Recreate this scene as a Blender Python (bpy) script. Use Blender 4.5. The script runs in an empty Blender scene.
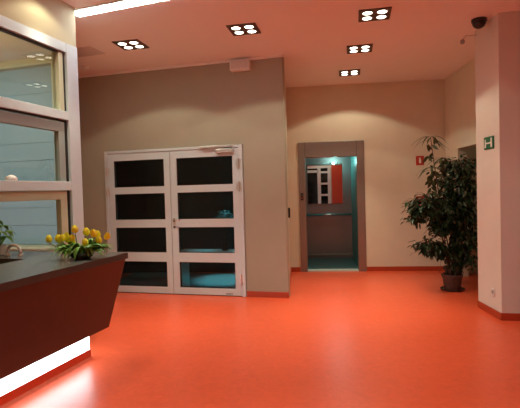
import bpy, bmesh, math, random
from mathutils import Vector, Matrix, Euler

S = bpy.context.scene
COL = S.collection
PI = math.pi

# ------------------------------------------------------------------ materials
def new_mat(name):
    m = bpy.data.materials.new(name)
    m.use_nodes = True
    nt = m.node_tree
    return m, nt, nt.nodes['Principled BSDF']

def mat(name, col, rough=0.5, metal=0.0, spec=0.5, noise=0.0, scale=6.0, bump=0.0, bscale=60.0, coat=0.0, emit=None, estr=0.0):
    m, nt, b = new_mat(name)
    b.inputs['Base Color'].default_value = (*col, 1)
    b.inputs['Roughness'].default_value = rough
    b.inputs['Metallic'].default_value = metal
    b.inputs['Specular IOR Level'].default_value = spec
    b.inputs['Coat Weight'].default_value = coat
    if emit:
        b.inputs['Emission Color'].default_value = (*emit, 1)
        b.inputs['Emission Strength'].default_value = estr
    if noise or bump:
        tc = nt.nodes.new('ShaderNodeTexCoord')
    if noise:
        n = nt.nodes.new('ShaderNodeTexNoise')
        n.inputs['Scale'].default_value = scale
        n.inputs['Detail'].default_value = 5
        nt.links.new(tc.outputs['Object'], n.inputs['Vector'])
        r = nt.nodes.new('ShaderNodeValToRGB')
        r.color_ramp.elements[0].position = 0.3
        r.color_ramp.elements[1].position = 0.7
        r.color_ramp.elements[0].color = (*[c * (1 - noise) for c in col], 1)
        r.color_ramp.elements[1].color = (*[min(1, c * (1 + noise)) for c in col], 1)
        nt.links.new(n.outputs['Fac'], r.inputs['Fac'])
        nt.links.new(r.outputs['Color'], b.inputs['Base Color'])
    if bump:
        n2 = nt.nodes.new('ShaderNodeTexNoise')
        n2.inputs['Scale'].default_value = bscale
        n2.inputs['Detail'].default_value = 3
        nt.links.new(tc.outputs['Object'], n2.inputs['Vector'])
        bp = nt.nodes.new('ShaderNodeBump')
        bp.inputs['Strength'].default_value = bump
        bp.inputs['Distance'].default_value = 0.01
        nt.links.new(n2.outputs['Fac'], bp.inputs['Height'])
        nt.links.new(bp.outputs['Normal'], b.inputs['Normal'])
    return m

def glass(name, tint=(0.9, 0.95, 0.95), ior=1.5):
    m = bpy.data.materials.new(name)
    m.use_nodes = True
    nt = m.node_tree
    nt.nodes.clear()
    o = nt.nodes.new('ShaderNodeOutputMaterial')
    t = nt.nodes.new('ShaderNodeBsdfTransparent'); t.inputs['Color'].default_value = (*tint, 1)
    g = nt.nodes.new('ShaderNodeBsdfGlossy'); g.inputs['Roughness'].default_value = 0.01
    f = nt.nodes.new('ShaderNodeFresnel')
    ge = nt.nodes.new('ShaderNodeNewGeometry')
    mr = nt.nodes.new('ShaderNodeMapRange')          # both faces of the thin pane reflect alike
    mr.inputs['To Min'].default_value = ior; mr.inputs['To Max'].default_value = 1 / ior
    nt.links.new(ge.outputs['Backfacing'], mr.inputs['Value'])
    nt.links.new(mr.outputs['Result'], f.inputs['IOR'])
    mx = nt.nodes.new('ShaderNodeMixShader')
    nt.links.new(f.outputs[0], mx.inputs[0])
    nt.links.new(t.outputs[0], mx.inputs[1])
    nt.links.new(g.outputs[0], mx.inputs[2])
    nt.links.new(mx.outputs[0], o.inputs['Surface'])
    return m

def emitter(name, col, strength):
    return mat(name, (0.8, 0.8, 0.8), 0.5, emit=col, estr=strength)

def floor_mat():
    m, nt, b = new_mat('orange_linoleum')
    tc = nt.nodes.new('ShaderNodeTexCoord')
    n = nt.nodes.new('ShaderNodeTexNoise'); n.inputs['Scale'].default_value = 14; n.inputs['Detail'].default_value = 8
    n.inputs['Distortion'].default_value = 1.2
    n2 = nt.nodes.new('ShaderNodeTexNoise'); n2.inputs['Scale'].default_value = 0.9; n2.inputs['Detail'].default_value = 3
    for k in (n, n2):
        nt.links.new(tc.outputs['Object'], k.inputs['Vector'])
    r = nt.nodes.new('ShaderNodeValToRGB')
    r.color_ramp.elements[0].position = 0.3; r.color_ramp.elements[1].position = 0.7
    r.color_ramp.elements[0].color = (0.64, 0.086, 0.032, 1)
    r.color_ramp.elements[1].color = (0.72, 0.104, 0.040, 1)
    nt.links.new(n.outputs['Fac'], r.inputs['Fac'])
    nt.links.new(r.outputs['Color'], b.inputs['Base Color'])
    mr = nt.nodes.new('ShaderNodeMapRange')
    mr.inputs['To Min'].default_value = 0.27; mr.inputs['To Max'].default_value = 0.40
    nt.links.new(n2.outputs['Fac'], mr.inputs['Value'])
    nt.links.new(mr.outputs['Result'], b.inputs['Roughness'])
    b.inputs['Specular IOR Level'].default_value = 0.45
    return m

M = {
    'floor': floor_mat(),
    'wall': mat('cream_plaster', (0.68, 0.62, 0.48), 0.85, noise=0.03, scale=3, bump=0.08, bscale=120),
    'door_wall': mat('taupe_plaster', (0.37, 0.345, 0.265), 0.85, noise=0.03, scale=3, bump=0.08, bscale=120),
    'night_wall': mat('dark_grey_paint', (0.05, 0.055, 0.06), 0.8),
    'grey_floor': mat('grey_entrance_mat', (0.22, 0.25, 0.26), 0.8, noise=0.15, scale=40),
    'sill': mat('pale_lift_sill', (0.62, 0.66, 0.58), 0.4, metal=0.3),
    'cyan_leaf': mat('cyan_lit_leaf', (0.22, 0.45, 0.45), 0.5),  # cyan of the lamplight put into the leaf colour
    'edge': mat('dark_edge_band', (0.045, 0.036, 0.032), 0.4),
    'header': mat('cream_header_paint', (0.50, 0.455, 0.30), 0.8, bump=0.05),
    'pillar': mat('off_white_plaster', (0.68, 0.64, 0.57), 0.85, noise=0.03, scale=3, bump=0.08, bscale=120),
    'ceiling': mat('white_ceiling_paint', (0.84, 0.82, 0.80), 0.9, bump=0.04, bscale=80),
    'skirt': mat('red_skirting', (0.42, 0.055, 0.018), 0.4),
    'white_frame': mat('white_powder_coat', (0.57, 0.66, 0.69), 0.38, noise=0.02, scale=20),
    'beige_frame': mat('beige_frame_paint', (0.49, 0.50, 0.35), 0.45),
    'grey_frame': mat('grey_green_frame_paint', (0.30, 0.36, 0.33), 0.45),
    'gasket': mat('black_rubber', (0.02, 0.02, 0.02), 0.6),
    'glass': glass('clear_glass'),
    'dark_glass': glass('door_glass', (0.72, 0.8, 0.8), 1.25),
    'black_glass': mat('night_dark_glass', (0.006, 0.007, 0.008), 0.06, spec=0.5),
    'steel': mat('brushed_steel', (0.29, 0.25, 0.22), 0.4, metal=0.7, noise=0.05, scale=30),
    'cabin': mat('cabin_steel', (0.30, 0.25, 0.24), 0.42, metal=0.6),
    'cabin_side': mat('teal_cabin_panel', (0.08, 0.26, 0.25), 0.45, metal=0.3),
    'cabin_floor': mat('teal_cabin_floor', (0.035, 0.075, 0.075), 0.5),
    'chrome': mat('chrome', (0.75, 0.75, 0.74), 0.18, metal=1.0),
    'alu': mat('aluminium', (0.62, 0.62, 0.60), 0.35, metal=0.8),
    'mirror': mat('mirror_silver', (0.92, 0.93, 0.93), 0.01, metal=1.0),
    'worktop': mat('dark_grey_laminate', (0.11, 0.11, 0.10), 0.25, noise=0.12, scale=40),
    'wine': mat('dark_wine_laminate', (0.042, 0.012, 0.010), 0.42, noise=0.10, scale=8),
    'opal': emitter('glowing_opal_panel', (0.80, 0.95, 1.0), 10.0),
    'lamp': emitter('halogen_lamp_face', (1.0, 0.95, 0.80), 5.0),
    'tube': emitter('fluorescent_diffuser', (0.90, 0.97, 1.0), 18.0),
    'cab_lamp': emitter('cabin_lamp', (0.40, 1.0, 0.92), 1.6),
    'plate': mat('dark_bronze_plate', (0.10, 0.07, 0.05), 0.5),
    'reflector': mat('lamp_reflector', (0.25, 0.2, 0.14), 0.4, metal=0.6),
    'white_plastic': mat('white_plastic', (0.75, 0.73, 0.70), 0.45),
    'grille': mat('grey_grille_metal', (0.66, 0.60, 0.58), 0.6),
    'black': mat('black_plastic', (0.015, 0.014, 0.014), 0.3),
    'grey': mat('grey_plastic', (0.28, 0.27, 0.25), 0.5),
    'green': mat('green_sign', (0.005, 0.13, 0.055), 0.4),
    'sign_white': mat('sign_white', (0.80, 0.80, 0.76), 0.5),
    'red': mat('red_sign', (0.45, 0.025, 0.012), 0.45),
    'terracotta': mat('brown_clay', (0.075, 0.032, 0.022), 0.6, noise=0.15, scale=12),
    'soil': mat('dark_soil', (0.02, 0.014, 0.01), 0.95, noise=0.3, scale=60),
    'bark': mat('grey_bark', (0.09, 0.062, 0.04), 0.85, noise=0.3, scale=30),
    'leaf': mat('dark_ficus_leaf', (0.020, 0.038, 0.012), 0.42, noise=0.35, scale=9),
    'cane_leaf': mat('olive_cane_leaf', (0.055, 0.070, 0.020), 0.5, noise=0.3, scale=9),
    'tulip_leaf': mat('tulip_leaf', (0.13, 0.33, 0.05), 0.4, noise=0.4, scale=14),
    'stem': mat('pale_green_stem', (0.16, 0.30, 0.06), 0.5),
    'petal': mat('yellow_petal', (0.97, 0.88, 0.045), 0.45, noise=0.10, scale=40),
    'basket': mat('dark_bowl', (0.03, 0.04, 0.025), 0.5),
    'shutter': mat('blue_grey_shutter_slat', (0.26, 0.37, 0.42), 0.55),
    'desk': mat('dark_desk', (0.03, 0.026, 0.022), 0.5),
    'red_panel': mat('red_wall_panel', (0.45, 0.05, 0.02), 0.5),
    'teal_post': mat('teal_post_paint', (0.05, 0.16, 0.16), 0.5),
}

# ------------------------------------------------------------------ mesh helper
class MB:
    def __init__(self):
        self.bm = bmesh.new()
    def box(self, x0, x1, y0, y1, z0, z1, mtx=None):
        vs = [self.bm.verts.new(Vector((x, y, z)) if mtx is None else mtx @ Vector((x, y, z)))
              for x in (x0, x1) for y in (y0, y1) for z in (z0, z1)]
        for f in ((0, 1, 3, 2), (4, 6, 7, 5), (0, 4, 5, 1), (2, 3, 7, 6), (0, 2, 6, 4), (1, 5, 7, 3)):
            self.bm.faces.new([vs[i] for i in f])
        return self
    def hexa(self, lo, hi):
        """lo, hi: four points each in the same winding"""
        a = [self.bm.verts.new(p) for p in lo]
        b = [self.bm.verts.new(p) for p in hi]
        self.bm.faces.new(a[::-1]); self.bm.faces.new(b)
        for i in range(4):
            j = (i + 1) % 4
            self.bm.faces.new((a[i], a[j], b[j], b[i]))
        return self
    def prism(self, pts, z0, z1):
        a = [self.bm.verts.new((x, y, z0)) for x, y in pts]
        b = [self.bm.verts.new((x, y, z1)) for x, y in pts]
        self.bm.faces.new(a[::-1]); self.bm.faces.new(b)
        n = len(pts)
        for i in range(n):
            j = (i + 1) % n
            self.bm.faces.new((a[i], a[j], b[j], b[i]))
        return self
    def lathe(self, prof, seg=24, c=(0, 0, 0), mtx=None):
        rings = []
        for r, z in prof:
            ring = []
            for k in range(seg):
                a = 2 * PI * k / seg
                p = Vector((r * math.cos(a), r * math.sin(a), z))
                if mtx is not None: p = mtx @ p
                ring.append(self.bm.verts.new(p + Vector(c)))
            rings.append(ring)
        for i in range(len(rings) - 1):
            for k in range(seg):
                l = (k + 1) % seg
                self.bm.faces.new((rings[i][k], rings[i][l], rings[i + 1][l], rings[i + 1][k]))
        self.bm.faces.new(rings[0][::-1]); self.bm.faces.new(rings[-1])
        return self
    def tube(self, path, rad, seg=8):
        path = [Vector(p) for p in path]
        rads = rad if isinstance(rad, (list, tuple)) else [rad] * len(path)
        rings = []
        for i, p in enumerate(path):
            d = (path[min(i + 1, len(path) - 1)] - path[max(i - 1, 0)]).normalized()
            q = d.to_track_quat('Z', 'Y')
            rings.append([self.bm.verts.new(p + q @ Vector((rads[i] * math.cos(2 * PI * k / seg), rads[i] * math.sin(2 * PI * k / seg), 0))) for k in range(seg)])
        for i in range(len(rings) - 1):
            for k in range(seg):
                l = (k + 1) % seg
                self.bm.faces.new((rings[i][k], rings[i][l], rings[i + 1][l], rings[i + 1][k]))
        self.bm.faces.new(rings[0][::-1]); self.bm.faces.new(rings[-1])
        return self
    def strap(self, path, widths, side, fold=0.25):
        """a leaf blade with a folded midrib: path points, half-widths, side vector"""
        rows = []
        n = len(path)
        for i, p in enumerate(path):
            p = Vector(p)
            d = (Vector(path[min(i + 1, n - 1)]) - Vector(path[max(i - 1, 0)])).normalized()
            s = side - d * side.dot(d)
            s = s.normalized() if s.length > 1e-4 else Vector((1, 0, 0))
            up = s.cross(d).normalized()
            w = widths[i]
            rows.append([self.bm.verts.new(p - s * w + up * w * fold), self.bm.verts.new(p), self.bm.verts.new(p + s * w + up * w * fold)])
        for i in range(n - 1):
            for k in range(2):
                self.bm.faces.new((rows[i][k], rows[i][k + 1], rows[i + 1][k + 1], rows[i + 1][k]))
        return self
    def build(self, name, m, parent=None, bevel=0.0, smooth=False, mtx=None):
        me = bpy.data.meshes.new(name)
        bmesh.ops.recalc_face_normals(self.bm, faces=self.bm.faces)
        self.bm.to_mesh(me); self.bm.free()
        me.materials.append(m)
        if smooth:
            for p in me.polygons: p.use_smooth = True
        o = bpy.data.objects.new(name, me)
        COL.objects.link(o)
        if parent is not None: o.parent = parent
        if mtx is not None: o.matrix_local = mtx
        if bevel:
            b = o.modifiers.new('bevel', 'BEVEL'); b.width = bevel; b.segments = 2; b.limit_method = 'ANGLE'
        return o

def tag(o, label=None, cat=None, group=None, kind=None):
    if label: o['label'] = label
    if cat: o['category'] = cat
    if group: o['group'] = group
    if kind: o['kind'] = kind
    return o

def frame(x, y, ang, z=0.0):
    """local x runs right along a wall, local y away from the viewer"""
    return Matrix.Translation((x, y, z)) @ Matrix.Rotation(-ang, 4, 'Z')

def empty(name, mtx, label=None, cat=None, group=None, kind=None):
    o = bpy.data.objects.new(name, None)
    o.empty_display_size = 0.1
    COL.objects.link(o)
    o.matrix_world = mtx
    return tag(o, label, cat, group, kind)

def struct(name, mb, m, mtx=None, label=None, bevel=0.0, cat=None):
    o = mb.build(name, m, None, bevel, mtx=mtx)
    return tag(o, label, cat or name.split('_')[0], None, 'structure')

# ------------------------------------------------------------------ frames of the place
H = 3.50
AR, AD, AB, AP = 0.29, 0.26, 0.116, 0.20
R = frame(0, 0, AR)                      # reception: (u, v)
D = frame(0.37, 6.63, AD)                # wall with the double door, origin at its right corner
B = frame(0.0, 8.83, AB)                 # lift wall
def RW(u, v, z=0.0): return R @ Vector((u, v, z))
def DW(s, t, z=0.0): return D @ Vector((s, t, z))
def BW(s, t, z=0.0): return B @ Vector((s, t, z))

# ------------------------------------------------------------------ shell
struct('floor', MB().box(-9, 8, -4.2, 13, -0.12, 0), M['floor'], label='glossy orange-red linoleum floor of the hall')
struct('ceiling', MB().box(-9, 8, -4.2, 13, H, H + 0.15), M['ceiling'], label='white ceiling tinted salmon by the red floor')

# wall with the double door
w = MB()
w.box(-3.70, -2.93, 0, 0.16, 0, H); w.box(-0.62, 0, 0, 0.16, 0, H); w.box(-2.93, -0.62, 0, 0.16, 2.26, H)
struct('wall_door', w, M['door_wall'], D, 'taupe wall around the white double door')
# side of the block, running back to the lift wall
p0, p1 = DW(0, 0), BW(0.557, 0)
q0, q1 = DW(-0.16, 0.02), BW(0.38, 0)
struct('wall_side', MB().prism([(p0.x, p0.y), (p1.x, p1.y), (q1.x, q1.y), (q0.x, q0.y)], 0, H), M['wall'], label='narrow return wall between door wall and lift wall')
# lift wall
w = MB()
w.box(0.37, 0.80, 0, 0.18, 0, H); w.box(1.93, 3.60, 0, 0.18, 0, H); w.box(0.80, 1.93, 0, 0.18, 2.30, H)
struct('wall_lift', w, M['wall'], B, 'warm cream wall around the lift')
# right wall with doorway opening, local x along depth
rc = BW(3.44, 0)
RT = Matrix.Translation((rc.x, rc.y, 0)) @ Matrix.Rotation(-PI / 2 - 0.0615, 4, 'Z')   # local x toward viewer, local y to the right... (+y = +X world)
w = MB()
w.box(-0.2, 0.60, 0, 0.16, 0, H); w.box(0.60, 1.62, 0, 0.16, 2.19, H); w.box(1.62, 2.75, 0, 0.16, 0, H)
struct('wall_right', w, M['wall'], RT, 'cream wall behind the ficus with a doorway')
# dark passage behind that doorway
w = MB()
w.box(1.0, 1.1, 0, 2.6, 0, H, Matrix.Translation((-0.8, 0.16, 0)))
w.box(2.9, 3.0, 0, 2.6, 0, H, Matrix.Translation((-0.8, 0.16, 0)))
w.box(0.2, 2.2, 2.5, 2.6, 0, H)
struct('wall_passage', w, M['wall'], RT, 'unlit passage walls behind the right doorway')
# pillar / wall end at the right
pl = [(2.745, 5.25), (2.745 + 3.6 * math.cos(AP), 5.25 - 3.6 * math.sin(AP)), (2.762 + 3.7 * math.cos(AP), 5.85 - 3.7 * math.sin(AP)), (2.762, 5.85)]
struct('pillar', MB().prism(pl, 0, H), M['pillar'], label='off-white square pillar at the right edge')
# header wall over the reception glazing
struct('wall_header', MB().box(-3.24, -3.14, -1.5, 4.06, 3.09, H), M['header'], R, 'cream header wall above the reception glazing')
# office side wall running from the glazing's corner post back to the door wall
a, b_ = RW(-3.20, 4.05), DW(-3.53, 0.02)
c_, d_ = DW(-3.68, 0.02), RW(-3.30, 4.05)
struct('wall_office', MB().prism([(a.x, a.y), (b_.x, b_.y), (c_.x, c_.y), (d_.x, d_.y)], 0, H), M['wall'], label='wall running back behind the white corner post')
# office window wall
w = MB()
w.box(-7.8, -6.7, 5.3, 5.45, 0, H); w.box(-4.42, -4.26, 5.3, 5.45, 0, H)
w.box(-6.7, -4.42, 5.3, 5.45, 0, 0.86); w.box(-6.7, -4.42, 5.3, 5.45, 3.42, H)
struct('wall_window', w, M['header'], R, 'beige office wall around the shuttered window')
struct('wall_left', MB().box(-7.95, -7.8, -1.5, 5.45, 0, H), M['header'], R, 'far left office wall')
struct('wall_office_front', MB().box(-7.95, -3.14, -1.6, -1.5, 0, H), M['header'], R, 'office wall near the entrance')
# walls behind the viewer and at far right
w = MB()
w.box(-6.0, -1.62, -3.2, -3.0, 0, H); w.box(0.58, 6.8, -3.2, -3.0, 0, H); w.box(-1.62, 0.58, -3.2, -3.0, 2.75, H)
struct('wall_entrance', w, M['wall'], label='cream wall with the glazed entrance')
struct('wall_far_right', MB().box(6.2, 6.35, -3.2, 5.2, 0, H), M['wall'], label='cream wall of the hall beyond the pillar')

# entrance glazing (seen in the lift mirror)
e = empty('window_3', Matrix.Translation((0, 0, 0)), 'white framed entrance glazing onto the dark night', 'window', kind='structure')
f = MB()
f.box(-1.62, 0.58, -3.1, -3.0, 2.62, 2.75)
f.box(-1.62, -1.52, -3.1, -3.0, 0, 2.62)
for x in (-0.06, 0.46): f.box(x - 0.06, x + 0.10, -3.1, -2.98, 0, 2.62)
for z in (0.0, 0.62, 1.20, 1.78, 2.36): f.box(0.0, 0.46, -3.09, -2.99, z, z + 0.10)
f.box(-1.55, -0.06, -3.1, -2.98, 2.40, 2.53)
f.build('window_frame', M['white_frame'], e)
MB().box(-1.52, 0.46, -3.16, -3.12, 0, 2.62).build('glass_pane', M['black_glass'], e)
struct('trim_2', MB().box(0.60, 1.25, -3.0, -2.97, 0, 2.75), M['red_panel'], label='red panel beside the entrance glazing')

# skirtings
def skirt(name, mtx, runs, lab):
    w = MB()
    for x0, x1 in runs: w.box(x0, x1, -0.014, 0, 0.0, 0.085)
    struct(name, w, M['skirt'], mtx, lab, bevel=0.003)
skirt('baseboard_door', D, [(-3.45, -2.93), (-0.62, 0.012)], 'red skirting along the door wall')
skirt('baseboard_lift', B, [(0.557, 0.745), (1.985, 3.44)], 'red skirting along the lift wall')
skirt('baseboard_right', RT, [(0.0, 0.60), (1.62, 2.7)], 'red skirting along the right wall')
ang = math.atan2(p1.x - p0.x, p1.y - p0.y)
SIDE = Matrix.Translation(p0) @ Matrix.Rotation(PI / 2 - ang, 4, 'Z')     # local x along the return wall going back
L = (p1 - p0).length
struct('baseboard_side', MB().box(-0.012, L, -0.014, 0, 0, 0.085), M['skirt'], SIDE, 'red skirting along the narrow return wall', bevel=0.003)
PF = frame(2.745, 5.25, AP)
struct('baseboard_pillar', MB().box(-0.014, 3.5, -0.014, 0, 0, 0.085), M['skirt'], PF, 'red skirting on the front of the pillar', bevel=0.003)
PS = Matrix.Translation((2.762, 5.85, 0)) @ Matrix.Rotation(-PI / 2 - math.atan2(0.017, 0.6), 4, 'Z')  # local x toward viewer, -y to the left
struct('baseboard_pillar_side', MB().box(0.0, 0.60, -0.014, 0, 0, 0.085), M['skirt'], PS, 'red skirting on the left face of the pillar', bevel=0.003)
# cove strip under the ceiling
w = MB(); w.box(-3.5, 0.02, -0.022, 0, 3.465, H)
struct('trim_1', w, M['ceiling'], D, 'thin pale cove strip under the ceiling')

# ------------------------------------------------------------------ reception glazing
g = empty('window_1', R, 'white framed reception glazing above the counter', 'window', kind='structure')
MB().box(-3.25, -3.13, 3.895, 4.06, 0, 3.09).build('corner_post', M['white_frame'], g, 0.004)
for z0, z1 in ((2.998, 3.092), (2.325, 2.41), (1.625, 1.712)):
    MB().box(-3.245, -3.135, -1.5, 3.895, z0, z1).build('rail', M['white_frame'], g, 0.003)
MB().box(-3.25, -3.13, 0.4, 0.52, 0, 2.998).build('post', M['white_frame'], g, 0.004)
# upper fixed pane with black gasket and beige inner stile
k = MB(); k.box(-3.20, -3.16, 3.875, 3.895, 2.41, 2.998); k.box(-3.20, -3.16, 0.52, 3.875, 2.985, 2.998); k.box(-3.20, -3.16, 3.875, 3.895, 1.05, 2.325)
k.box(-3.20, -3.16, 0.52, 3.875, 2.310, 2.325)
k.build('gasket', M['gasket'], g)
MB().box(-3.23, -3.15, 3.80, 3.86, 2.41, 2.985).build('stile', M['beige_frame'], g, 0.003)
MB().box(-3.196, -3.190, 0.52, 3.80, 2.41, 2.985).build('glass_pane', M['glass'], g)
# middle sliding sash
s_ = MB()
s_.box(-3.22, -3.16, 0.52, 3.86, 2.205, 2.300); s_.box(-3.22, -3.16, 3.775, 3.86, 1.712, 2.205)
sash = s_.build('sash', M['grey_frame'], g, 0.004)
MB().box(-3.196, -3.190, 0.52, 3.775, 1.712, 2.205).build('glass_pane', M['glass'], sash)
# open lower hatch in a beige frame
s_ = MB()
s_.box(-3.22, -3.16, 0.52, 3.86, 1.535, 1.622); s_.box(-3.22, -3.16, 3.765, 3.86, 0.0, 1.535)
s_.build('hatch_frame', M['beige_frame'], g, 0.004)

# office window with lowered shutter
o2 = empty('window_2', R, 'office window with lowered blue-grey shutter behind the glazing', 'window', kind='structure')
f = MB()
f.box(-6.7, -6.62, 5.27, 5.42, 0.88, 3.42); f.box(-4.50, -4.42, 5.27, 5.42, 0.88, 3.42)
f.box(-6.62, -4.50, 5.27, 5.42, 3.39, 3.42)
f.build('window_frame', M['beige_frame'], o2, 0.004)
MB().box(-6.8, -4.36, 5.16, 5.42, 0.845, 0.88).build('window_sill', M['beige_frame'], o2, 0.004)
f = MB()
zz = [0.88, 1.16, 1.41, 1.75, 2.08, 2.33, 2.68, 3.02, 3.41]
for i in range(len(zz) - 1):
    f.box(-6.62, -4.50, 5.37 + 0.004 * (i % 2), 5.40, zz[i] + 0.006, zz[i + 1])
    f.box(-6.62, -4.50, 5.385, 5.40, zz[i], zz[i] + 0.006)
f.build('shutter', M['shutter'], o2)

# ------------------------------------------------------------------ reception counter
c = empty('reception_counter', R, 'dark wine-red reception counter with grey top above a glowing white plinth', 'counter')
t = MB(); t.prism([(-3.13, -0.6), (-2.42, -0.6), (-2.42, 3.74), (-4.35, 3.74), (-4.35, 3.264), (-3.13, 3.264)], 0.972, 1.026)
tag(t.build('worktop', M['worktop'], c, 0.002), 'dark grey laminate worktop')
e2 = MB(); e2.box(-2.42, -2.416, -0.6, 3.744, 0.972, 1.026); e2.box(-4.35, -2.42, 3.74, 3.744, 0.972, 1.026)
e2.build('edge_band', M['edge'], c)
fr = MB()
fr.hexa([(-2.645, -0.6, 0.314), (-2.70, -0.6, 0.314), (-2.70, 3.735, 0.314), (-2.645, 3.735, 0.314)],
        [(-2.435, -0.6, 0.972), (-2.49, -0.6, 0.972), (-2.49, 3.735, 0.972), (-2.435, 3.735, 0.972)])
tag(fr.build('front_panel', M['wine'], c, 0.003), 'slanted dark wine-red front panel')
en = MB()
en.hexa([(-4.30, 3.70, 0.314), (-2.70, 3.70, 0.314), (-2.70, 3.735, 0.314), (-4.30, 3.735, 0.314)],
        [(-4.30, 3.70, 0.972), (-2.49, 3.70, 0.972), (-2.49, 3.735, 0.972), (-4.30, 3.735, 0.972)])
en.build('end_panel', M['wine'], c)
MB().box(-3.10, -2.70, -0.6, 3.70, 0.314, 0.335).build('bottom_panel', M['wine'], c)
bk = MB(); bk.box(-3.12, -3.09, -0.6, 3.27, 0.0, 0.972); bk.box(-4.30, -3.09, 3.27, 3.30, 0.0, 0.972)
bk.build('back_panel', M['desk'], c)
pl_ = MB(); pl_.box(-3.09, -2.855, -0.6, 3.685, 0.0, 0.335)
pl_.build('plinth', M['skirt'], c)
gl = MB(); gl.box(-2.855, -2.843, -0.6, 3.697, 0.100, 0.312); gl.box(-4.30, -2.855, 3.685, 3.697, 0.100, 0.312)
tag(gl.build('light_panel', M['opal'], c), 'glowing white light panel above the floor')
cv = MB()
for pts in ([(-2.855, 0.100), (-2.843, 0.100), (-2.836, 0.03), (-2.815, 0.004), (-2.79, 0.0), (-2.855, 0.0)],):
    a0 = [cv.bm.verts.new((u, -0.6, z)) for u, z in pts]
    a1 = [cv.bm.verts.new((u, 3.71, z)) for u, z in pts]
    cv.bm.faces.new(a0); cv.bm.faces.new(a1[::-1])
    for i in range(len(pts)):
        j = (i + 1) % len(pts); cv.bm.faces.new((a0[i], a0[j], a1[j], a1[i]))
cv.box(-4.30, -2.855, 3.685, 3.71, 0.0, 0.100)
tag(cv.build('coved_skirting', M['floor'], c), 'orange linoleum coved up the foot of the plinth')
# staff-side lower desk
d2 = empty('staff_desk', R, 'dark staff desk behind the counter, below the hatch', 'desk')
MB().box(-4.0, -3.28, -0.4, 3.22, 0.72, 0.75).build('desk_top', M['desk'], d2, 0.003)
for v in (-0.35, 3.12): MB().box(-3.95, -3.30, v, v + 0.04, 0, 0.72).build('desk_leg', M['desk'], d2)

# ------------------------------------------------------------------ tap and small things on the counter
t = empty('tap', R @ Matrix.Translation((-3.455, 3.46, 1.026)), 'white arched tap on the counter return', 'tap')
pa = [(-0.075, 0, 0.0), (-0.075, 0, 0.03)]
for k in range(0, 13):
    a = PI - PI * k / 12
    pa.append((0.062 * math.cos(a) * 1.2, 0, 0.035 + 0.062 * math.sin(a)))
pa.append((0.0744, 0, 0.02))
MB().tube(pa, 0.014, 10).build('spout', M['white_plastic'], t, smooth=True)
MB().lathe([(0.028, 0), (0.028, 0.012), (0.02, 0.018)], 16, (-0.075, 0, 0)).build('base', M['white_plastic'], t)
MB().lathe([(0.024, 0), (0.024, 0.012), (0.018, 0.02)], 16, (0.0744, 0, 0)).build('drain', M['white_plastic'], t)
o = MB().lathe([(0.05, 0), (0.05, 0.012), (0.046, 0.028), (0.032, 0.043), (0.012, 0.051)], 20).build('sensor', M['white_plastic'], None, smooth=True, mtx=R @ Matrix.Translation((-3.19, 3.20, 1.712)))  # white dome added in place of a reflection in the glazing
tag(o, 'small white dome on the eye-level glazing rail, added for a reflection', 'sensor')

# tulips
random.seed(11)
tc = RW(-2.60, 3.33, 1.026)
tu = empty('tulip_arrangement', Matrix.Translation(tc), 'low bowl of yellow tulips with green leaves on the reception counter', 'flowers')
MB().lathe([(0.06, 0), (0.085, 0.02), (0.10, 0.045), (0.095, 0.052), (0.08, 0.048), (0.02, 0.046)], 24).build('bowl', M['basket'], tu, smooth=True)
heads = [(-0.259, -0.037, 0.179), (-0.199, 0.006, 0.177), (-0.155, -0.018, 0.182), (-0.137, 0.015, 0.197), (-0.112, 0.018, 0.166), (-0.059, -0.061, 0.187),
         (-0.024, -0.068, 0.258), (0.033, 0.047, 0.224), (0.046, -0.034, 0.142), (0.129, -0.037, 0.218), (0.121, 0.069, 0.202), (0.154, -0.004, 0.155), (0.200, 0.047, 0.185),
         (-0.085, 0.03, 0.150)]
for i, h in enumerate(heads):
    h = Vector(h)
    base = Vector((h.x * 0.38, h.y * 0.5, 0.05))
    mid = Vector((h.x * 0.85, h.y * 0.8, 0.05 + (h.z - 0.05) * 0.55))
    hb = h - Vector((0, 0, 0.030))
    path = [base.lerp(mid, k / 3) for k in range(3)] + [mid.lerp(hb, k / 3) for k in range(4)]
    st = MB().tube(path, 0.004, 6).build('tulip_stem', M['stem'], tu, smooth=True)
    fl = MB()
    tilt = Euler((random.uniform(-0.25, 0.25), random.uniform(-0.2, 0.2) + h.x * 0.6, random.uniform(0, 6))).to_matrix()
    sc = random.uniform(1.05, 1.25)
    for k in range(6):
        a = k * PI / 3
        r = Matrix.Rotation(a, 3, 'Z')
        off = 1.0 if k % 2 else 0.86
        rows = []
        for zt, rad, wd in ((0, 0.004, 0.006), (0.010, 0.017, 0.014), (0.026, 0.0225, 0.0165), (0.044, 0.018, 0.013), (0.060, 0.010, 0.005)):
            row = []
            for j in (-1, 0, 1):
                p = Vector((rad * off * (1.0 if j == 0 else 0.93), j * wd, zt))
                row.append(fl.bm.verts.new(hb + tilt @ (r @ p) * sc))
            rows.append(row)
        for q in range(4):
            for j in range(2):
                fl.bm.faces.new((rows[q][j], rows[q][j + 1], rows[q + 1][j + 1], rows[q + 1][j]))
    fl.build('tulip_flower', M['petal'], st, smooth=True)
lf = MB()
special = [((-0.29, -0.02), 0.12, 0.085), ((-0.25, -0.07), 0.14, 0.01), ((-0.33, 0.0), 0.10, 0.07), ((0.0, -0.16), 0.16, 0.012), ((0.29, 0.0), 0.13, 0.085), ((0.24, 0.04), 0.12, 0.05),
           ((-0.10, -0.14), 0.12, 0.02), ((-0.18, -0.12), 0.13, 0.01)]
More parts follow.
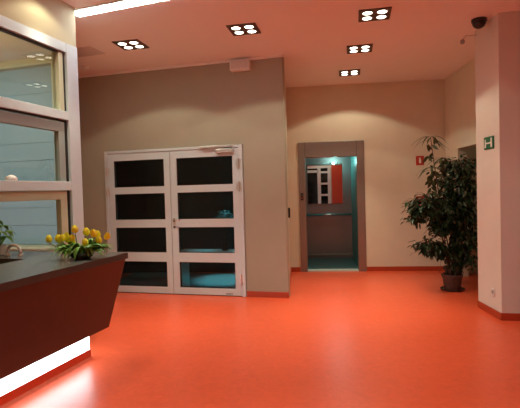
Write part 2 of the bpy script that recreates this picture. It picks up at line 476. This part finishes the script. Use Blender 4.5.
for k in range(90):
    if k < len(special):
        (ex, ey), top, ez = special[k]
    else:
        a = random.uniform(0, 2 * PI); rr = random.uniform(0.10, 0.25)
        ex, ey = 1.12 * rr * math.cos(a), 0.62 * rr * math.sin(a)
        top = random.uniform(0.07, 0.19); ez = random.uniform(0.008, 0.14)
    b0 = Vector((ex * 0.25, ey * 0.3, 0.06)); m0 = Vector((ex * 0.72, ey * 0.75, top + 0.03)); e0 = Vector((ex, ey, ez))
    path = []
    for i in range(8):
        s = i / 7
        path.append(b0 * (1 - s) ** 2 + m0 * 2 * s * (1 - s) + e0 * s * s)
    w0 = random.uniform(0.016, 0.028)
    wd = [w0 * v for v in (0.55, 0.85, 1.0, 1.0, 0.92, 0.75, 0.45, 0.06)]
    side = Vector((-ey, ex, random.uniform(-0.08, 0.08)))
    lf.strap(path, wd, side.normalized(), 0.3)
tag(lf.build('tulip_leaves', M['tulip_leaf'], tu, smooth=True), kind='stuff')

# little plant behind the hatch
lp = empty('potted_plant', R @ Matrix.Translation((-3.66, 3.50, 1.026)), 'small leafy green plant on the counter return at the left edge', 'plant')
MB().lathe([(0.045, 0), (0.06, 0.09), (0.055, 0.09), (0.05, 0.08), (0.01, 0.08)], 18).build('pot', M['white_plastic'], lp)
st = MB(); lv = MB()
for k in range(7):
    a = k * 0.9
    ex, ey, ez = 0.075 * math.cos(a), 0.06 * math.sin(a), 0.17 + 0.05 * (k % 5)
    path = [(0, 0, 0.07), (ex * 0.5, ey * 0.5, ez * 0.7 + 0.02), (ex * 0.85, ey * 0.85, ez)]
    st.tube(path, 0.004, 6)
    for q in range(3):
        d = Vector((math.cos(a + q - 1), math.sin(a + q - 1), 0))
        p = Vector(path[2])
        pts = [p + d * s * 0.10 + Vector((0, 0, 0.02 * math.sin(s * 3) - 0.06 * s * s)) for s in (0, 0.25, 0.5, 0.75, 1)]
        lv.strap(pts, [0.006, 0.024, 0.028, 0.018, 0.002], Vector((-d.y, d.x, 0)))
st.build('stem', M['stem'], lp, smooth=True)
tag(lv.build('leaves', M['tulip_leaf'], lp, smooth=True), kind='stuff')

# ------------------------------------------------------------------ double door
dr = empty('door_1', D, 'white double door with eight dark glass panes', 'door', kind='structure')
f = MB()
f.box(-2.925, -2.875, -0.03, 0.12, 0, 2.255); f.box(-0.685, -0.628, -0.03, 0.12, 0, 2.255); f.box(-2.875, -0.685, -0.03, 0.12, 2.215, 2.255)
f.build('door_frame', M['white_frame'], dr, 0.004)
rows = [(2.098, 1.678), (1.572, 1.163), (1.040, 0.648), (0.506, 0.111)]
def leaf(x0, x1, g0, g1, nm):
    m_ = MB()
    m_.box(x0, g0, -0.015, 0.05, 0.012, 2.212); m_.box(g1, x1, -0.015, 0.05, 0.012, 2.212)
    prev = 2.212
    for zt, zb in rows:
        m_.box(g0, g1, -0.015, 0.05, zt, prev); prev = zb
    m_.box(g0, g1, -0.015, 0.05, 0.012, prev)
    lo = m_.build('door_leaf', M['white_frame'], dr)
    for zt, zb in rows:
        gk = MB()
        gk.box(g0, g1, 0.000, 0.03, zt - 0.010, zt); gk.box(g0, g1, 0.0, 0.03, zb, zb + 0.010)
        gk.box(g0, g0 + 0.010, 0.0, 0.03, zb + 0.010, zt - 0.010); gk.box(g1 - 0.010, g1, 0.0, 0.03, zb + 0.010, zt - 0.010)
        pn = MB().box(g0 + 0.010, g1 - 0.010, 0.012, 0.020, zb + 0.010, zt - 0.010).build('glass_pane', M['dark_glass'], lo)
        gk.build('gasket', M['gasket'], lo)
    return lo
l1 = leaf(-2.872, -1.800, -2.770, -1.897, 'a')
l2 = leaf(-1.792, -0.688, -1.688, -0.787, 'b')
# weather strip between the leaves
MB().box(-1.800, -1.792, 0.0, 0.045, 0.012, 2.212).build('gap_strip', M['gasket'], dr)
# handle, lock
h = MB(); h.box(-1.765, -1.728, -0.024, -0.015, 1.085, 1.185)
hp = h.build('handle_plate', M['alu'], l2, 0.002)
h = MB(); h.tube([(-1.747, -0.02, 1.155), (-1.747, -0.06, 1.155), (-1.735, -0.068, 1.155), (-1.63, -0.068, 1.152)], 0.010, 10)
h.build('handle', M['chrome'], l2, smooth=True)
h = MB(); h.lathe([(0.017, 0), (0.017, 0.012), (0.008, 0.014)], 16, (-1.747, -0.015, 1.045), Matrix.Rotation(PI / 2, 3, 'X'))
h.build('lock', M['black'], l2)
MB().box(-1.762, -1.732, -0.027, -0.024, 1.125, 1.175).build('rose', M['black'], hp)
# hinges
def hinge(x, z):
    m_ = MB(); m_.lathe([(0.013, -0.075), (0.013, 0.075)], 12, (x, -0.040, z))
    m_.box(x - 0.036, x + 0.036, -0.034, -0.028, z - 0.055, z + 0.055)
    m_.build('hinge', M['alu'], dr)
for z in (1.93, 1.615, 0.26): hinge(-2.873, z)
for z in (1.98, 1.645, 0.265): hinge(-0.687, z)
# door closer
cl = MB(); cl.box(-1.275, -0.765, -0.075, -0.03, 2.222, 2.252)
cl.build('closer_rail', M['alu'], dr, 0.003)
cl = MB(); cl.box(-1.02, -0.752, -0.080, -0.015, 2.140, 2.198)
cl.build('closer_body', M['alu'], dr, 0.006)
cl = MB(); cl.tube([(-0.90, -0.05, 2.198), (-0.90, -0.05, 2.212), (-1.16, -0.052, 2.214), (-1.16, -0.052, 2.226)], 0.008, 8)
cl.build('closer_arm', M['alu'], dr)
MB().box(-0.945, -0.835, -0.017, -0.015, 0.026, 0.046).build('maker_plate', M['grey'], l2)
MB().box(-2.875, -0.685, -0.005, 0.06, 0.0, 0.012).build('threshold', M['gasket'], dr)

# the dark room behind the door
struct('wall_back_room', MB().box(-5.2, 0.37, 0, 0.18, 0, H), M['night_wall'], B, 'dark rear wall of the room behind the double door')
q = [DW(-3.4, 0.17), DW(-0.17, 0.17), DW(-0.36, 1.75), DW(-3.4, 1.75)]
struct('floor_back_room', MB().prism([(k.x, k.y) for k in q], 0.0, 0.006), M['grey_floor'], label='grey mat floor behind the double door')
for u_, v_, nm, lb in ((-1.02, 1.7, 'trim_3', 'teal post in the dark room behind the door'), (-1.30, 2.0, 'trim_4', 'further teal post in the dark room behind the door')):
    o = MB().box(-0.045, 0.045, -0.045, 0.045, 0, H).build(nm, M['teal_post'], mtx=D @ Matrix.Translation((u_, v_, 0)))
    tag(o, lb, 'post', kind='structure')
be = empty('bench', D @ Matrix.Translation((-1.25, 0.42, 0)), 'long pale bench in the dark room behind the right door leaf', 'bench')
MB().box(-0.62, 0.75, -0.16, 0.16, 0.60, 0.63).build('bench_seat', M['white_plastic'], be, 0.004)
for x in (-0.55, 0.68): MB().box(x - 0.02, x + 0.02, -0.14, 0.14, 0, 0.60).build('bench_leg', M['alu'], be)
bp = empty('bench_plant', D @ Matrix.Translation((-1.09, 0.42, 0.63)), 'small plant lit cyan behind the upper right door glass', 'plant')
MB().lathe([(0.05, 0), (0.07, 0.13), (0.06, 0.13), (0.01, 0.12)], 18).build('pot', M['terracotta'], bp)
MB().tube([(0, 0, 0.12), (0.01, 0, 0.4), (0, 0, 0.56)], 0.008, 8).build('stem', M['bark'], bp)
random.seed(4)
lv = MB()
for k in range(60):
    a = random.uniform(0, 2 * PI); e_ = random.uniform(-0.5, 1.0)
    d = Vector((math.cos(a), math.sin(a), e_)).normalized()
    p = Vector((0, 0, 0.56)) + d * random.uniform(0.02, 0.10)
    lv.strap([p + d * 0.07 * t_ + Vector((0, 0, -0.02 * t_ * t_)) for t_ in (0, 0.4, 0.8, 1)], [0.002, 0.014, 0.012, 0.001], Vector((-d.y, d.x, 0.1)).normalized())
tag(lv.build('leaves', M['cyan_leaf'], bp), kind='stuff')

# ------------------------------------------------------------------ lift
lift = empty('lift', B, 'open lift with steel surround, mirror and teal-lit cabin', 'lift')
f = MB()
f.box(0.755, 0.882, -0.035, 0.16, 0, 2.45); f.box(1.835, 1.975, -0.035, 0.16, 0, 2.45); f.box(0.882, 1.835, -0.035, 0.16, 2.165, 2.45)
f.box(0.882, 1.835, -0.030, 0.0, 2.165, 2.172)
f.build('door_surround', M['steel'], lift, 0.004)
for x in (0.882, 1.835):
    MB().box(x - 0.003, x + 0.003, -0.037, -0.034, 2.165, 2.45).build('joint', M['gasket'], lift)
MB().box(0.882, 1.835, -0.03, 0.16, 0.0, 0.022).build('sill', M['sill'], lift)
pn = MB().box(0.785, 0.835, -0.045, -0.035, 1.36, 1.50).build('call_panel', M['black'], lift, 0.002)
bt = MB(); bt.lathe([(0.013, 0), (0.013, 0.006)], 14, (0.81, -0.045, 1.455), Matrix.Rotation(PI / 2, 3, 'X')); bt.build('button', M['chrome'], pn)
bt = MB(); bt.lathe([(0.013, 0), (0.013, 0.006)], 14, (0.81, -0.045, 1.405), Matrix.Rotation(PI / 2, 3, 'X')); bt.build('button', M['red'], pn)
# landing-side sliding door tucked in the left of the reveal
cx0, cx1, cy0, cy1 = 0.80, 1.86, 0.20, 1.62
MB().box(cx0, cx1, cy0, cy1, -0.02, 0.012).build('cabin_floor', M['cabin_floor'], lift)
MB().box(cx0, cx1, cy1, cy1 + 0.03, 0, 2.30).build('cabin_back_wall', M['cabin'], lift)
MB().box(cx0 - 0.03, cx0, cy0, cy1, 0, 2.30).build('cabin_side_wall', M['cabin_side'], lift)
MB().box(cx1, cx1 + 0.03, cy0, cy1, 0, 2.30).build('cabin_side_wall', M['cabin_side'], lift)
MB().box(cx0, cx1, cy0, cy1, 2.30, 2.33).build('cabin_ceiling', M['cabin_side'], lift)
MB().box(0.90, 1.665, cy1 - 0.012, cy1, 1.235, 2.125).build('mirror', M['mirror'], lift)
MB().tube([(0.84, cy1 - 0.06, 0.99), (1.84, cy1 - 0.06, 0.99)], 0.021, 12).build('handrail', M['chrome'], lift, smooth=True)
for x in (0.90, 1.76):
    MB().tube([(x, cy1, 0.985), (x, cy1 - 0.06, 0.985)], 0.010, 8).build('rail_bracket', M['chrome'], lift)
MB().box(cx0, cx1, cy1 - 0.02, cy1, 0.06, 0.10).build('kick_plate', M['steel'], lift, 0.003)
cl = MB().lathe([(0.16, 0), (0.16, -0.010), (0.14, -0.014)], 24, (1.37, 1.46, 2.30)).build('ceiling_lamp', M['cab_lamp'], lift)

# reader on the return wall
rd = empty('card_reader', SIDE @ Matrix.Translation((0.36, 0, 1.145)), 'small black card reader on the return wall beside the lift', 'card reader')
MB().box(-0.06, 0.06, -0.055, 0, 0, 0.15).build('reader_body', M['black'], rd, 0.006)
MB().box(-0.04, 0.04, -0.057, -0.055, 0.09, 0.13).build('reader_window', M['grey'], rd)

# ------------------------------------------------------------------ ceiling fittings
def spot(name, loc, energy, size, blend, col=(1.0, 0.92, 0.68), parent=None, rad=0.05):
    d = bpy.data.lights.new(name, 'SPOT'); d.energy = energy; d.spot_size = size; d.spot_blend = blend
    d.color = col; d.shadow_soft_size = rad
    o = bpy.data.objects.new(name, d); COL.objects.link(o); o.location = loc
    if parent is not None: o.parent = parent
    return o
EW, EN = 31.0, 220.0
fx = [(-1.608, 6.000, 'four-lamp downlight nearest the corner post above the door'),
      (-0.133, 5.547, 'four-lamp downlight nearest the white box speaker'),
      (1.336, 5.193, 'largest four-lamp downlight, nearest the ceiling camera'),
      (1.440, 6.443, 'middle four-lamp downlight of the row towards the lift'),
      (1.558, 7.754, 'four-lamp downlight closest to the lift wall')]
def make_downlight():
    r = empty('downlight', Matrix.Identity(4))
    p = MB()
    a, z = 0.168, -0.006
    # square plate with a raised rim, four lamp cups
    p.box(-a, a, -a, a, z, 0.0)
    for s in (-1, 1):
        p.box(s * a - 0.006, s * a + 0.006, -a - 0.006, a + 0.006, -0.012, 0); p.box(-a, a, s * a - 0.006, s * a + 0.006, -0.012, 0)
    p.build('plate', M['plate'], r)
    for sx in (-1, 1):
        for sy in (-1, 1):
            ring = MB(); ring.lathe([(0.066, -0.006), (0.066, -0.012), (0.054, -0.012), (0.054, -0.007)], 24, (sx * 0.079, sy * 0.079, 0))
            ro = ring.build('lamp_ring', M['reflector'], r)
            MB().lathe([(0.052, -0.008), (0.050, -0.0125), (0.026, -0.014)], 24, (sx * 0.079, sy * 0.079, 0)).build('lamp', M['lamp'], ro)
    return r
def copy_tree(o, parent=None):
    c = o.copy(); COL.objects.link(c)
    if parent is not None:
        c.parent = parent
    for ch in list(o.children): copy_tree(ch, c)
    return c
proto = make_downlight()
roots = [proto] + [copy_tree(proto) for _ in fx[1:]]
for r, (x, y, lab) in zip(roots, fx):
    r.matrix_world = frame(x, y, 0.20, H)
    tag(r, lab, 'ceiling light', 'four-lamp ceiling downlights')
    spot('light_wide', (x, y, H - 0.05), EW, math.radians(128), 0.12)
    spot('light_narrow', (x, y, H - 0.05), EN, math.radians(60), 1.0)
# unseen lamps continuing the downlight rows; last one added to brighten the entrance
for x, y, ew, en in ((1.12, 2.6, 0.4, 0.45), (-0.24, 2.6, 0.3, 0.3), (-1.77, 4.21, 0.32, 0.42), (-1.85, 2.8, 0.3, 0.1), (0.3, -1.9, 1.3, 0.2)):
    spot('light_wide', (x, y, H - 0.05), EW * ew, math.radians(128), 0.12)
    if en: spot('light_narrow', (x, y, H - 0.05), EN * en, math.radians(72), 1.0)
for x, y in ((1.0, 1.2), (-0.35, 1.2), (-1.5, 1.1)):  # unseen beams added so floor bounce brightens the ceiling
    spot('light_narrow', (x, y, H - 0.05), EN * 1.05, math.radians(72), 1.0)
spot('light_wide', (4.4, 2.9, H - 0.05), 48, math.radians(140), 0.5, (1.0, 0.9, 0.78))  # unseen lamp added as neutral fill on the pillar front

# fluorescent strip
stp = empty('strip_light', frame(-1.90, 4.915, 0.35, H), 'long white fluorescent strip light across the ceiling', 'ceiling light')
MB().box(0.0, 2.6, -0.080, 0.080, -0.018, 0).build('housing', M['white_plastic'], stp)
MB().box(0.005, 2.595, -0.066, 0.066, -0.024, -0.018).build('diffuser', M['tube'], stp)

# vent
v = empty('ceiling_vent', frame(-2.33, 6.25, AR, H), 'square grey vent panel on the ceiling beside the corner post', 'vent')
p = MB(); p.box(-0.24, 0.24, -0.17, 0.17, -0.008, 0)
p.build('vent_plate', M['grille'], v, 0.003)
p = MB()
for k in range(9): p.box(-0.21, 0.21, -0.144 + k * 0.034, -0.130 + k * 0.034, -0.013, -0.008)
p.build('louvre', M['grille'], v)
s_ = empty('smoke_detector', Matrix.Translation((-2.56, 6.95, H)), 'small round white smoke detector on the ceiling near the door wall', 'smoke detector')
MB().lathe([(0.05, 0), (0.05, -0.02), (0.038, -0.035), (0.015, -0.042)], 20).build('housing', M['white_plastic'], s_, smooth=True)
MB().lathe([(0.052, -0.010), (0.052, -0.014)], 20).build('slot_ring', M['grille'], s_)

# wall speaker
sp = empty('wall_speaker', D @ Matrix.Translation((-0.608, 0, 3.316)), 'white box speaker high on the wall above the door', 'speaker')
MB().box(-0.146, 0.146, -0.11, 0, 0, 0.148).build('speaker_body', M['white_plastic'], sp, 0.008)
MB().box(-0.125, 0.125, -0.114, -0.11, 0.020, 0.130).build('speaker_grille', M['grille'], sp)

# cctv dome
dm = empty('dome_camera', Matrix.Translation((2.622, 5.44, H)), 'black dome security camera on the ceiling beside the pillar', 'security camera')
MB().lathe([(0.085, 0), (0.085, -0.028), (0.078, -0.034)], 28).build('camera_base', M['black'], dm, smooth=False)
MB().lathe([(0.076, -0.034), (0.072, -0.062), (0.056, -0.088), (0.030, -0.104), (0.006, -0.110)], 28).build('dome', M['black'], dm, smooth=True)

# sensor on arm
ar = empty('motion_sensor', Matrix.Translation((2.762, 5.80, 3.43)), 'small sensor on a thin arm fixed to the pillar under the ceiling', 'sensor')
MB().tube([(0.0, 0, 0), (-0.13, 0, 0.0), (-0.165, 0, -0.03), (-0.175, 0, -0.06)], 0.007, 8).build('arm', M['grille'], ar, smooth=True)
MB().lathe([(0.008, 0.03), (0.026, 0.016), (0.026, -0.018), (0.010, -0.03)], 16, (-0.178, 0, -0.075)).build('sensor_head', M['grey'], ar, smooth=True)

# ------------------------------------------------------------------ signs and wall items on the right
ex = empty('exit_sign', PS @ Matrix.Translation((0.229, 0, 1.985)), 'green emergency exit sign with white symbol on the pillar', 'sign')
MB().box(0, 0.248, -0.012, 0, 0, 0.150).build('sign_plate', M['green'], ex, 0.008)
y0, y1 = -0.0145, -0.012
sy = MB()
sy.box(0.180, 0.215, y0, y1, 0.020, 0.130)                       # door bar
sy.box(0.030, 0.065, y0, y1, 0.020, 0.055); sy.box(0.038, 0.060, y0, y1, 0.055, 0.120)   # left bar
sy.box(0.060, 0.180, y0, y1, 0.064, 0.082)                       # bar between
sy.build('symbol', M['sign_white'], ex)

sk = empty('wall_socket', PS @ Matrix.Translation((0.41, 0, 0.245)), 'white wall socket low on the pillar', 'socket')
MB().box(-0.04, 0.04, -0.012, 0, -0.005, 0.085).build('socket_plate', M['white_plastic'], sk, 0.004)
MB().lathe([(0.024, 0), (0.024, 0.004)], 18, (0, -0.011, 0.04), Matrix.Rotation(PI / 2, 3, 'X')).build('socket_face', M['grey'], sk)

fs = empty('fire_sign', B @ Matrix.Translation((2.985, 0, 1.955)), 'red square fire sign with white symbol above the ficus', 'sign')
MB().box(-0.072, 0.072, -0.006, 0, 0, 0.168).build('sign_plate', M['red'], fs)
y0, y1 = -0.009, -0.006
sy = MB(); sy.box(-0.018, 0.018, y0, y1, 0.035, 0.105); sy.box(-0.010, 0.010, y0, y1, 0.105, 0.135); sy.box(-0.024, 0.006, y0, y1, 0.120, 0.130)
sy.build('symbol', M['sign_white'], fs)
fc = empty('fire_call_point', B @ Matrix.Translation((3.005, 0, 1.065)), 'red fire box on the lift wall behind the ficus leaves', 'fire alarm')
MB().box(-0.088, 0.088, -0.06, 0, 0, 0.155).build('box_body', M['red'], fc, 0.006)
MB().box(-0.04, 0.04, -0.064, -0.06, 0.045, 0.115).build('box_window', M['sign_white'], fc)
fp = empty('fire_notice', B @ Matrix.Translation((3.00, 0, 1.27)), 'red notice above the fire box, half hidden by leaves', 'sign')
MB().box(-0.10, 0.10, -0.006, 0, 0, 0.11).build('sign_plate', M['red'], fp)
MB().box(-0.06, 0.06, -0.008, -0.006, 0.035, 0.075).build('symbol', M['sign_white'], fp)

# ------------------------------------------------------------------ ficus
random.seed(5)
fi = empty('potted_ficus', Matrix.Translation((2.85, 6.86, 0)), 'large dark ficus tree in a brown pot by the pillar', 'plant')
MB().lathe([(0.105, 0.0), (0.115, 0.01), (0.138, 0.20), (0.150, 0.20), (0.150, 0.24), (0.135, 0.24), (0.130, 0.215), (0.02, 0.215)], 28).build('pot', M['terracotta'], fi, smooth=False)
MB().lathe([(0.128, 0.216), (0.125, 0.226), (0.02, 0.230)], 24).build('soil', M['soil'], fi)
MB().lathe([(0.16, 0.0), (0.175, 0.025), (0.165, 0.025), (0.15, 0.008), (0.02, 0.006)], 28).build('saucer', M['terracotta'], fi)
tips = []
def bez(a, b, c, n=6):
    a, b, c = Vector(a), Vector(b), Vector(c)
    return [a * (1 - s) ** 2 + b * 2 * s * (1 - s) + c * s * s for s in [i / n for i in range(n + 1)]]
trunks = [((0.02, 0, 0.24), (0.05, 0.02, 0.8), (0.0, 0.0, 1.45)), ((-0.05, 0.03, 0.24), (-0.02, 0.06, 0.9), (0.20, 0.05, 1.7)), ((0.05, -0.04, 0.24), (0.14, -0.02, 0.7), (0.26, -0.02, 1.3)), ((-0.03, -0.03, 0.24), (-0.10, 0.0, 0.5), (-0.16, 0.0, 0.95))]
for t in trunks:
    pa = bez(*t)
    MB().tube(pa, [0.020 - 0.0018 * i for i in range(len(pa))], 8).build('trunk', M['bark'], fi, smooth=True)
br = MB(); lv = MB()
# clumps of the crown: centre, radii, number of twigs (relative to the pot)
clumps = [((-0.10, 0.0, 1.24), (0.46, 0.34, 0.28), 170), ((0.14, 0.0, 1.50), (0.34, 0.34, 0.42), 200), ((-0.45, -0.05, 1.28), (0.26, 0.24, 0.22), 80), ((-0.56, -0.05, 1.12), (0.16, 0.16, 0.14), 24),
          ((0.14, 0.05, 1.08), (0.33, 0.30, 0.32), 150), ((0.18, 0.0, 0.72), (0.26, 0.26, 0.30), 100), ((-0.16, -0.03, 0.98), (0.20, 0.22, 0.20), 60), ((-0.34, -0.02, 0.68), (0.25, 0.20, 0.15), 62), ((-0.08, 0.0, 0.58), (0.20, 0.20, 0.15), 50),
          ((0.05, 0.0, 0.40), (0.13, 0.12, 0.12), 22), ((0.14, 0.0, 1.86), (0.28, 0.25, 0.20), 75), ((0.28, 0, 0.45), (0.18, 0.18, 0.14), 20)]
def leafblade(p, d, ln):
    d = d.normalized()
    side = d.cross(Vector((0, 0, 1)))
    if side.length < 0.05: side = Vector((1, 0, 0))
    side = (side.normalized() + Vector((random.uniform(-.5, .5), random.uniform(-.5, .5), random.uniform(-.5, .5)))).normalized()
    pts = [p + d * ln * s + Vector((0, 0, -0.25 * ln * s * s)) for s in (0, 0.3, 0.65, 1)]
    lv.strap(pts, [0.002, ln * 0.22, ln * 0.19, 0.001], side, 0.15)
allt = [bez(*t, 12) for t in trunks]
for (cx, cy, cz), (rx, ry, rz), n in clumps:
    C = Vector((cx, cy, cz))
    # one limb from the nearest trunk to the clump
    best = min((q for t in allt for q in t if q.z < cz + 0.05), key=lambda q: (q - C).length)
    br.tube(bez(best, best.lerp(C, 0.5) + Vector((0, 0, 0.06)), C, 5), [0.010, 0.009, 0.008, 0.007, 0.006, 0.004], 6)
    for k in range(n):
        while True:
            q = Vector((random.uniform(-1, 1), random.uniform(-1, 1), random.uniform(-1, 1)))
            if 0.15 < q.length < 1: break
        tip = C + Vector((q.x * rx, q.y * ry, q.z * rz))
        st0 = C.lerp(tip, 0.35)
        if k % 4 == 0:
            br.tube([st0, st0.lerp(tip, 0.5) + Vector((0, 0, 0.02)), tip], [0.004, 0.003, 0.0015], 4)
        out = (tip - C); out.z *= 0.4
        out = out.normalized() if out.length > 1e-3 else Vector((1, 0, 0))
        for j in range(6):
            s = 0.25 + 0.15 * j
            p = st0.lerp(tip, min(1, s)) + Vector((random.uniform(-.035, .035), random.uniform(-.035, .035), random.uniform(-.03, .03)))
            d = out + Vector((random.uniform(-1, 1), random.uniform(-1, 1), random.uniform(-1.1, 0.15)))
            leafblade(p, d, random.uniform(0.055, 0.095))
# two loose leaves hanging on the left
for q in ((-0.22, -0.05, 0.30), (-0.16, -0.05, 0.27), (-0.19, -0.05, 0.24)):
    leafblade(Vector(q) + Vector((0, 0, 0.03)), Vector((random.uniform(-.5, .5), 0, -1)), 0.06)
br.tube([(-0.12, -0.02, 0.52), (-0.19, -0.05, 0.42), (-0.19, -0.05, 0.26)], [0.003, 0.002, 0.0015], 5)
br.build('branches', M['bark'], fi, smooth=True)
tag(lv.build('foliage', M['leaf'], fi), kind='stuff')

# tall cane plant behind
cp = empty('cane_plant', Matrix.Translation((3.10, 7.42, 0)), 'tall thin cane plant rising behind the ficus', 'plant')
MB().lathe([(0.11, 0.0), (0.14, 0.22), (0.15, 0.22), (0.15, 0.25), (0.135, 0.25), (0.13, 0.22), (0.02, 0.22)], 24).build('pot', M['terracotta'], cp)
canes = [((0.0, 0, 0.2), (-0.20, 0, 1.2), (-0.33, 0, 2.35)), ((0.05, 0.03, 0.2), (0.0, 0, 1.2), (-0.12, 0.05, 2.0)), ((-0.04, 0, 0.2), (-0.20, -0.02, 1.0), (-0.32, -0.03, 1.85))]
lv = MB()
random.seed(8)
for ci, t in enumerate(canes):
    pa = bez(*t, 10)
    MB().tube(pa, [0.012 - 0.0006 * i for i in range(11)], 8).build('cane', M['bark'], cp, smooth=True)
    tip = pa[-1]
    n = 11 if ci == 0 else 10
    for k in range(n):
        a = k * 2.4 + ci
        s = 1.0 - 0.035 * (k % 6)
        p = pa[-1].lerp(pa[7], 1 - s) if k > 4 else tip
        ln = random.uniform(0.26, 0.40)
        d = Vector((math.cos(a), math.sin(a) * 0.7, 0))
        up = random.uniform(0.25, 0.55)
        pts = [p + d * ln * q + Vector((0, 0, ln * (up * q - (up + 0.45) * q * q))) for q in (0, 0.2, 0.4, 0.6, 0.8, 1.0)]
        lv.strap(pts, [0.005, 0.014, 0.018, 0.016, 0.010, 0.001], Vector((-d.y, d.x, 0)), 0.3)
    for k in range(38 if ci else 14):
        p = pa[random.randint(7, 10)] + Vector((random.uniform(-.08, .12), random.uniform(-.06, .06), random.uniform(-.14, .02)))
        d = Vector((random.uniform(-1, 1), random.uniform(-.6, .6), random.uniform(-1.2, -0.2))).normalized()
        ln = random.uniform(0.10, 0.16)
        lv.strap([p + d * ln * q for q in (0, 0.3, 0.65, 1)], [0.002, ln * 0.17, ln * 0.15, 0.001], d.cross(Vector((0.2, 1, 0.3))).normalized(), 0.2)
tag(lv.build('leaves', M['cane_leaf'], cp, smooth=True), kind='stuff')

# ------------------------------------------------------------------ lights of the other rooms
def point(name, loc, energy, col, rad=0.1):
    d = bpy.data.lights.new(name, 'POINT'); d.energy = energy; d.color = col; d.shadow_soft_size = rad
    o = bpy.data.objects.new(name, d); COL.objects.link(o); o.location = loc
    return o
point('cabin_light', BW(1.50, 1.20, 2.14), 8, (0.42, 1.0, 0.94), 0.015)
o = spot('office_light_cool', RW(-5.6, 2.6, 2.9), 160, math.radians(80), 0.8, (0.72, 0.95, 1.0))
o.rotation_euler = (RW(-5.4, 5.3, 1.9) - o.location).to_track_quat('-Z', 'Y').to_euler()
point('office_light_warm', RW(-5.0, 3.6, 3.1), 40, (1.0, 0.66, 0.28), 0.2)
spot('back_room_light', DW(-1.40, 1.2, 3.0), 420, math.radians(26), 0.9, (0.22, 0.9, 1.0))
point('passage_fill', RT @ Vector((1.0, 1.4, 3.2)), 2.5, (1.0, 0.85, 0.65), 0.1)  # weak unseen lamp added to brighten the doorway reveal
spot('bench_light', DW(-1.05, 0.50, 2.5), 60, math.radians(46), 0.8, (0.22, 0.85, 1.0))

# world: night outside
wd = bpy.data.worlds.new('night'); S.world = wd; wd.use_nodes = True
wd.node_tree.nodes['Background'].inputs['Color'].default_value = (0.02, 0.025, 0.035, 1)
wd.node_tree.nodes['Background'].inputs['Strength'].default_value = 0.3

# ------------------------------------------------------------------ camera
cd = bpy.data.cameras.new('camera'); cam = bpy.data.objects.new('camera', cd); COL.objects.link(cam)
cd.sensor_fit = 'HORIZONTAL'; cd.sensor_width = 36; cd.lens = 36 * 460 / 520; cd.clip_start = 0.05
pitch, roll = 0.0294, 0.0278
fw = Vector((0, math.cos(pitch), -math.sin(pitch))); up0 = Vector((0, math.sin(pitch), math.cos(pitch))); r0 = Vector((1, 0, 0))
rt = math.cos(roll) * r0 - math.sin(roll) * up0
up = math.cos(roll) * up0 + math.sin(roll) * r0
m3 = Matrix((rt, up, -fw)).transposed()
cam.matrix_world = Matrix.Translation((0, 0, 1.57)) @ m3.to_4x4()
S.camera = cam

vs = S.view_settings
vs.view_transform = 'Standard'; vs.look = 'None'; vs.gamma = 1; vs.use_curve_mapping = False
vs.exposure = 0.0
S.cycles.max_bounces = 10; S.cycles.diffuse_bounces = 5; S.cycles.transparent_max_bounces = 16
